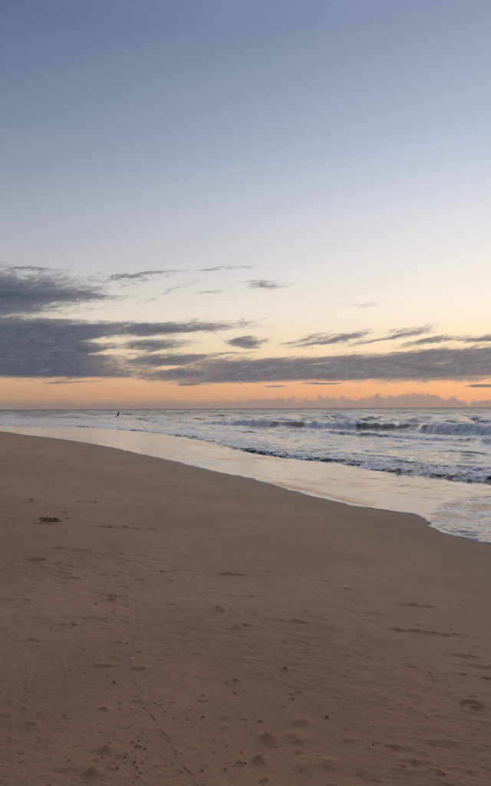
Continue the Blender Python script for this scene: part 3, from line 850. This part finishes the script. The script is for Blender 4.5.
m_shell = plain('bleached_shell', (0.66, 0.62, 0.58), 0.55, 0.18, 80.0)
m_pel = plain('sand_pellet', (0.30, 0.195, 0.125), 0.85, 0.3, 200.0)

def tag(o, label, cat, group=None):
    o['label'] = label; o['category'] = cat
    if group: o['group'] = group
    return o

def loft(bm, rings, cap=True):
    """rings: lists of points, all of the same length"""
    rs = [[bm.verts.new(p) for p in r] for r in rings]
    n = len(rs[0])
    for a, b_ in zip(rs, rs[1:]):
        for i in range(n):
            bm.faces.new((a[i], a[(i + 1) % n], b_[(i + 1) % n], b_[i]))
    if cap:
        bm.faces.new(rs[0][::-1]); bm.faces.new(rs[-1])

def bird_mesh(name, up, sweep, droop):
    """seabird, nose along +Y, about one metre across the wings"""
    bm = bmesh.new()
    # trunk, neck, head, bill and tail in one loft: (y, z, half width, half height)
    prof = [(-0.30, 0.010, 0.050, 0.006), (-0.22, 0.006, 0.042, 0.012), (-0.14, 0.000, 0.034, 0.030), (-0.05, -0.004, 0.050, 0.050), (0.05, -0.004, 0.056, 0.056),
            (0.13, 0.004, 0.044, 0.046), (0.19, 0.016, 0.028, 0.031), (0.23, 0.024, 0.028, 0.031), (0.265, 0.024, 0.022, 0.024), (0.285, 0.018, 0.010, 0.010), (0.335, 0.010, 0.006, 0.006)]
    rings = []
    for y, z, a, h in prof:
        rings.append([(a * math.cos(t), y, z + h * math.sin(t)) for t in np.linspace(0, 2 * math.pi, 12, endpoint=False)])
    loft(bm, rings)
    for sd in (-1, 1):
        rings = []
        for k, f in enumerate(np.linspace(0, 1, 9)):
            span = 0.02 + 0.50 * f
            ang = up if f < 0.45 else up - droop * (f - 0.45)
            z = 0.012 + span * math.sin(ang) - (0.02 * max(0.0, f - 0.5))
            x = sd * span * math.cos(ang)
            chord = 0.26 * (1 - 0.25 * f) * (1 - max(0.0, f - 0.55) ** 1.5 * 2.1) + 0.006
            yc = 0.04 + 0.05 * math.sin(min(f / 0.45, 1) * math.pi / 2) - sweep * max(0.0, f - 0.42)
            th = 0.030 * (1 - 0.45 * f)
            rings.append([(x, yc + chord * (0.5 - 0.5 * math.cos(t) - 0.5), z + th * math.sin(t) + 0.01 * math.cos(t)) for t in np.linspace(0, 2 * math.pi, 10, endpoint=False)])
        if sd < 0: rings = [r[::-1] for r in rings]
        loft(bm, rings)
    bmesh.ops.recalc_face_normals(bm, faces=bm.faces)
    me = bpy.data.meshes.new(name)
    bm.to_mesh(me); bm.free()
    return me

def place_bird(px, py, rng_m, yaw, bank, pitch, size, label, up=0.12, sweep=0.28, droop=0.35, group='seabirds over the water'):
    o = link('seabird', bird_mesh('seabird', up, sweep, droop), m_bird)
    rm = o.modifiers.new('one_skin', 'REMESH')          # fuses wings and trunk into one surface
    rm.mode = 'VOXEL'; rm.voxel_size = 0.009; rm.use_smooth_shade = True
    d = ray(px, py)
    k = rng_m / math.hypot(d.x, d.y)
    o.location = (d.x * k, d.y * k, CAMZ + d.z * k)
    o.rotation_mode = 'ZXY'
    o.rotation_euler = (pitch, bank, yaw)
    o.scale = (size,) * 3
    return tag(o, label, 'bird', group)

place_bird(117.7, 415.3, 82.0, R(-46), R(-55), R(6), 1.55, 'dark seabird banking steeply, wings upright, just above the white surf', up=0.20, sweep=0.12, droop=0.0)
place_bird(283.0, 404.6, 290.0, R(60), R(10), 0, 1.0, 'tiny dark bird above the horizon in front of the low mauve cloud', up=0.45)
place_bird(375.4, 405.3, 420.0, R(-50), R(-15), 0, 1.0, 'faintest distant bird, a speck close above the sea horizon below the cumulus', up=0.35)
place_bird(462.0, 376.2, 380.0, R(40), R(20), 0, 0.9, 'lone speck of a bird against the long grey cloud bank', up=0.3)

def ribbon(bm, pts, wd, th, ph):
    """strap with thickness along points"""
    rings = []
    n = len(pts)
    for i, p in enumerate(pts):
        q = np.array(pts[min(i + 1, n - 1)]) - np.array(pts[max(i - 1, 0)])
        q = q / (np.linalg.norm(q) + 1e-9)
        sd_ = np.cross(q, (0, 0, 1)); sd_ = sd_ / (np.linalg.norm(sd_) + 1e-9)
        upv = np.cross(sd_, q)
        a = ph + 1.2 * math.sin(i * 0.7 + ph)
        s1_ = sd_ * math.cos(a) + upv * math.sin(a); s2_ = np.cross(q, s1_)
        f = wd * (0.35 + 0.65 * math.sin(math.pi * (i + 0.5) / n))
        p = np.array(p)
        rings.append([tuple(p + s1_ * f), tuple(p + s2_ * th), tuple(p - s1_ * f), tuple(p - s2_ * th)])
    loft(bm, rings)

def weed(px, py, n, sx, sy, length, label, seed, hgt=0.03):
    g = np.random.default_rng(seed)
    gx, gy = ground_xy(px, py)
    bm = bmesh.new()
    for i in range(n):
        x, y = gx + g.normal(0, 1) * sx, gy + g.normal(0, 1) * sy
        a = g.normal(0, 0.55) + (math.pi if g.random() < 0.5 else 0)
        L = length * g.uniform(0.5, 1.2)
        pts = []
        lift = g.uniform(0.004, hgt)
        for k in range(8):
            f = k / 7
            pts.append((x, y, sandz(x, y) + 0.003 + lift * math.sin(math.pi * f) * (0.6 + 0.4 * g.random())))
            x += math.cos(a) * L / 7; y += math.sin(a) * L / 7
            a += g.normal(0, 0.45)
        ribbon(bm, pts, g.uniform(0.006, 0.016), 0.0018, g.uniform(0, 3))
    bmesh.ops.recalc_face_normals(bm, faces=bm.faces)
    me = bpy.data.meshes.new('seaweed_clump')
    bm.to_mesh(me); bm.free()
    o = link('seaweed_clump', me, m_weed)
    return tag(o, label, 'seaweed')
weed(51, 519.5, 22, 0.08, 0.06, 0.18, 'largest dark brown tangle of seaweed lying in a scuffed hollow, left side', 5, 0.018)
weed(31, 499.6, 4, 0.02, 0.02, 0.07, 'smallest dark speck of seaweed up the beach behind the big clump', 8, 0.04)

def stem(pts_px, rad, label, buried, seed):
    g = np.random.default_rng(seed)
    c = spline([ground_xy(*p) for p in pts_px], 7)
    bm = bmesh.new()
    rings = []
    n = len(c)
    for i, (x, y) in enumerate(c):
        f = i / (n - 1)
        q = c[min(i + 1, n - 1)] - c[max(i - 1, 0)]
        q = q / np.linalg.norm(q); sdv = np.array((q[1], -q[0]))
        r_ = rad * (1.0 - 0.45 * abs(2 * f - 1)) * g.uniform(0.85, 1.15)
        z = sandz(x, y) + r_ * (0.15 + 0.5 * math.sin(f * 21 + seed)) - buried * r_ * (1 if math.sin(f * 15 + seed * 1.7) < -0.2 else 0)
        x += g.normal(0, 0.0006); y += g.normal(0, 0.0006)
        rings.append([(x + sdv[0] * r_ * math.cos(t), y + sdv[1] * r_ * math.cos(t), z + r_ * math.sin(t)) for t in np.linspace(0, 2 * math.pi, 7, endpoint=False)])
    loft(bm, rings)
    bmesh.ops.recalc_face_normals(bm, faces=bm.faces)
    me = bpy.data.meshes.new('plant_stem')
    bm.to_mesh(me); bm.free()
    for p in me.polygons: p.use_smooth = True
    return tag(link('plant_stem', me, m_stem), label, 'stem', 'dry stems half sunk in the sand')
stem([(132.5, 671), (133.5, 679), (137, 688), (139.5, 697)], 0.0022, 'short thin stem just below the white shell fragment', 1.6, 1)
stem([(138, 702), (146, 709), (153, 716), (159, 723)], 0.0026, 'thin stem in the sand between the shell and the burrow cluster', 1.2, 2)
stem([(155, 728), (162, 732), (171, 738)], 0.0020, 'shortest stem piece, just above the two longest stems', 1.6, 3)
stem([(172.5, 747), (178, 756), (183, 765), (194, 775), (205, 785.5), (212, 795)], 0.0030, 'longest dark stem running off the bottom edge, the right of two', 0.9, 4)
stem([(168, 761), (176, 767), (184, 773.5), (197, 784.5), (206, 794)], 0.0022, 'thinner stem running off the bottom edge, the left of two', 1.2, 5)

# shell fragment: a cupped, ribbed shard
gx, gy = ground_xy(131.3, 659)
bm = bmesh.new()
rings = []
for i in range(9):
    f = i / 8
    wd = 0.0075 * math.sin(math.pi * (0.12 + 0.80 * f)) * (1 + 0.18 * math.sin(i * 2.3))
    top = [((t - 0.5) * 2 * wd, (f - 0.5) * 0.040, 0.006 * math.sin(math.pi * t) + 0.003 * math.sin(math.pi * f) + 0.0005 * math.cos(t * 22)) for t in np.linspace(0, 1, 9)]
    bot = [(x, y, z - 0.0016) for x, y, z in top[::-1]]
    rings.append(top + bot)
loft(bm, rings)
bmesh.ops.recalc_face_normals(bm, faces=bm.faces)
me = bpy.data.meshes.new('shell_fragment'); bm.to_mesh(me); bm.free()
o = link('shell_fragment', me, m_shell)
o.location = (gx, gy, sandz(gx, gy) + 0.003)
o.rotation_euler = (R(12), R(-8), R(-28))
tag(o, 'small white shell fragment beside the thin groove in the sand', 'shell')

# pellets thrown out round the burrows
bm0 = bmesh.new(); bmesh.ops.create_icosphere(bm0, subdivisions=1, radius=1.0)
pv = np.array([v.co[:] for v in bm0.verts]); pf = np.array([[v.index for v in f.verts] for f in bm0.faces]); bm0.free()
vs, fs = [], []
g = np.random.default_rng(21)
for hx, hy, hr in hole_xy:
    if hy > 5.5: continue
    for _ in range(int(g.integers(0, 3))):
        a = g.uniform(0, 6.283); dd = hr * g.uniform(1.2, 4.0)
        x, y = hx + math.cos(a) * dd, hy + math.sin(a) * dd
        r_ = g.uniform(0.0008, 0.0020)
        fs.append(pf + len(vs) * len(pv))
        vs.append(pv * (r_ * g.uniform(0.8, 1.2), r_ * g.uniform(0.8, 1.2), r_ * 0.8) + (x, y, sandz(x, y) + r_ * 0.4))
me = bpy.data.meshes.new('sand_pellets')
me.from_pydata(np.concatenate(vs).tolist(), [], np.concatenate(fs).tolist())
o = link('sand_pellets', me, m_pel)
o['kind'] = 'stuff'
tag(o, 'tiny sand pellets scattered round the burrow holes', 'sand pellets')
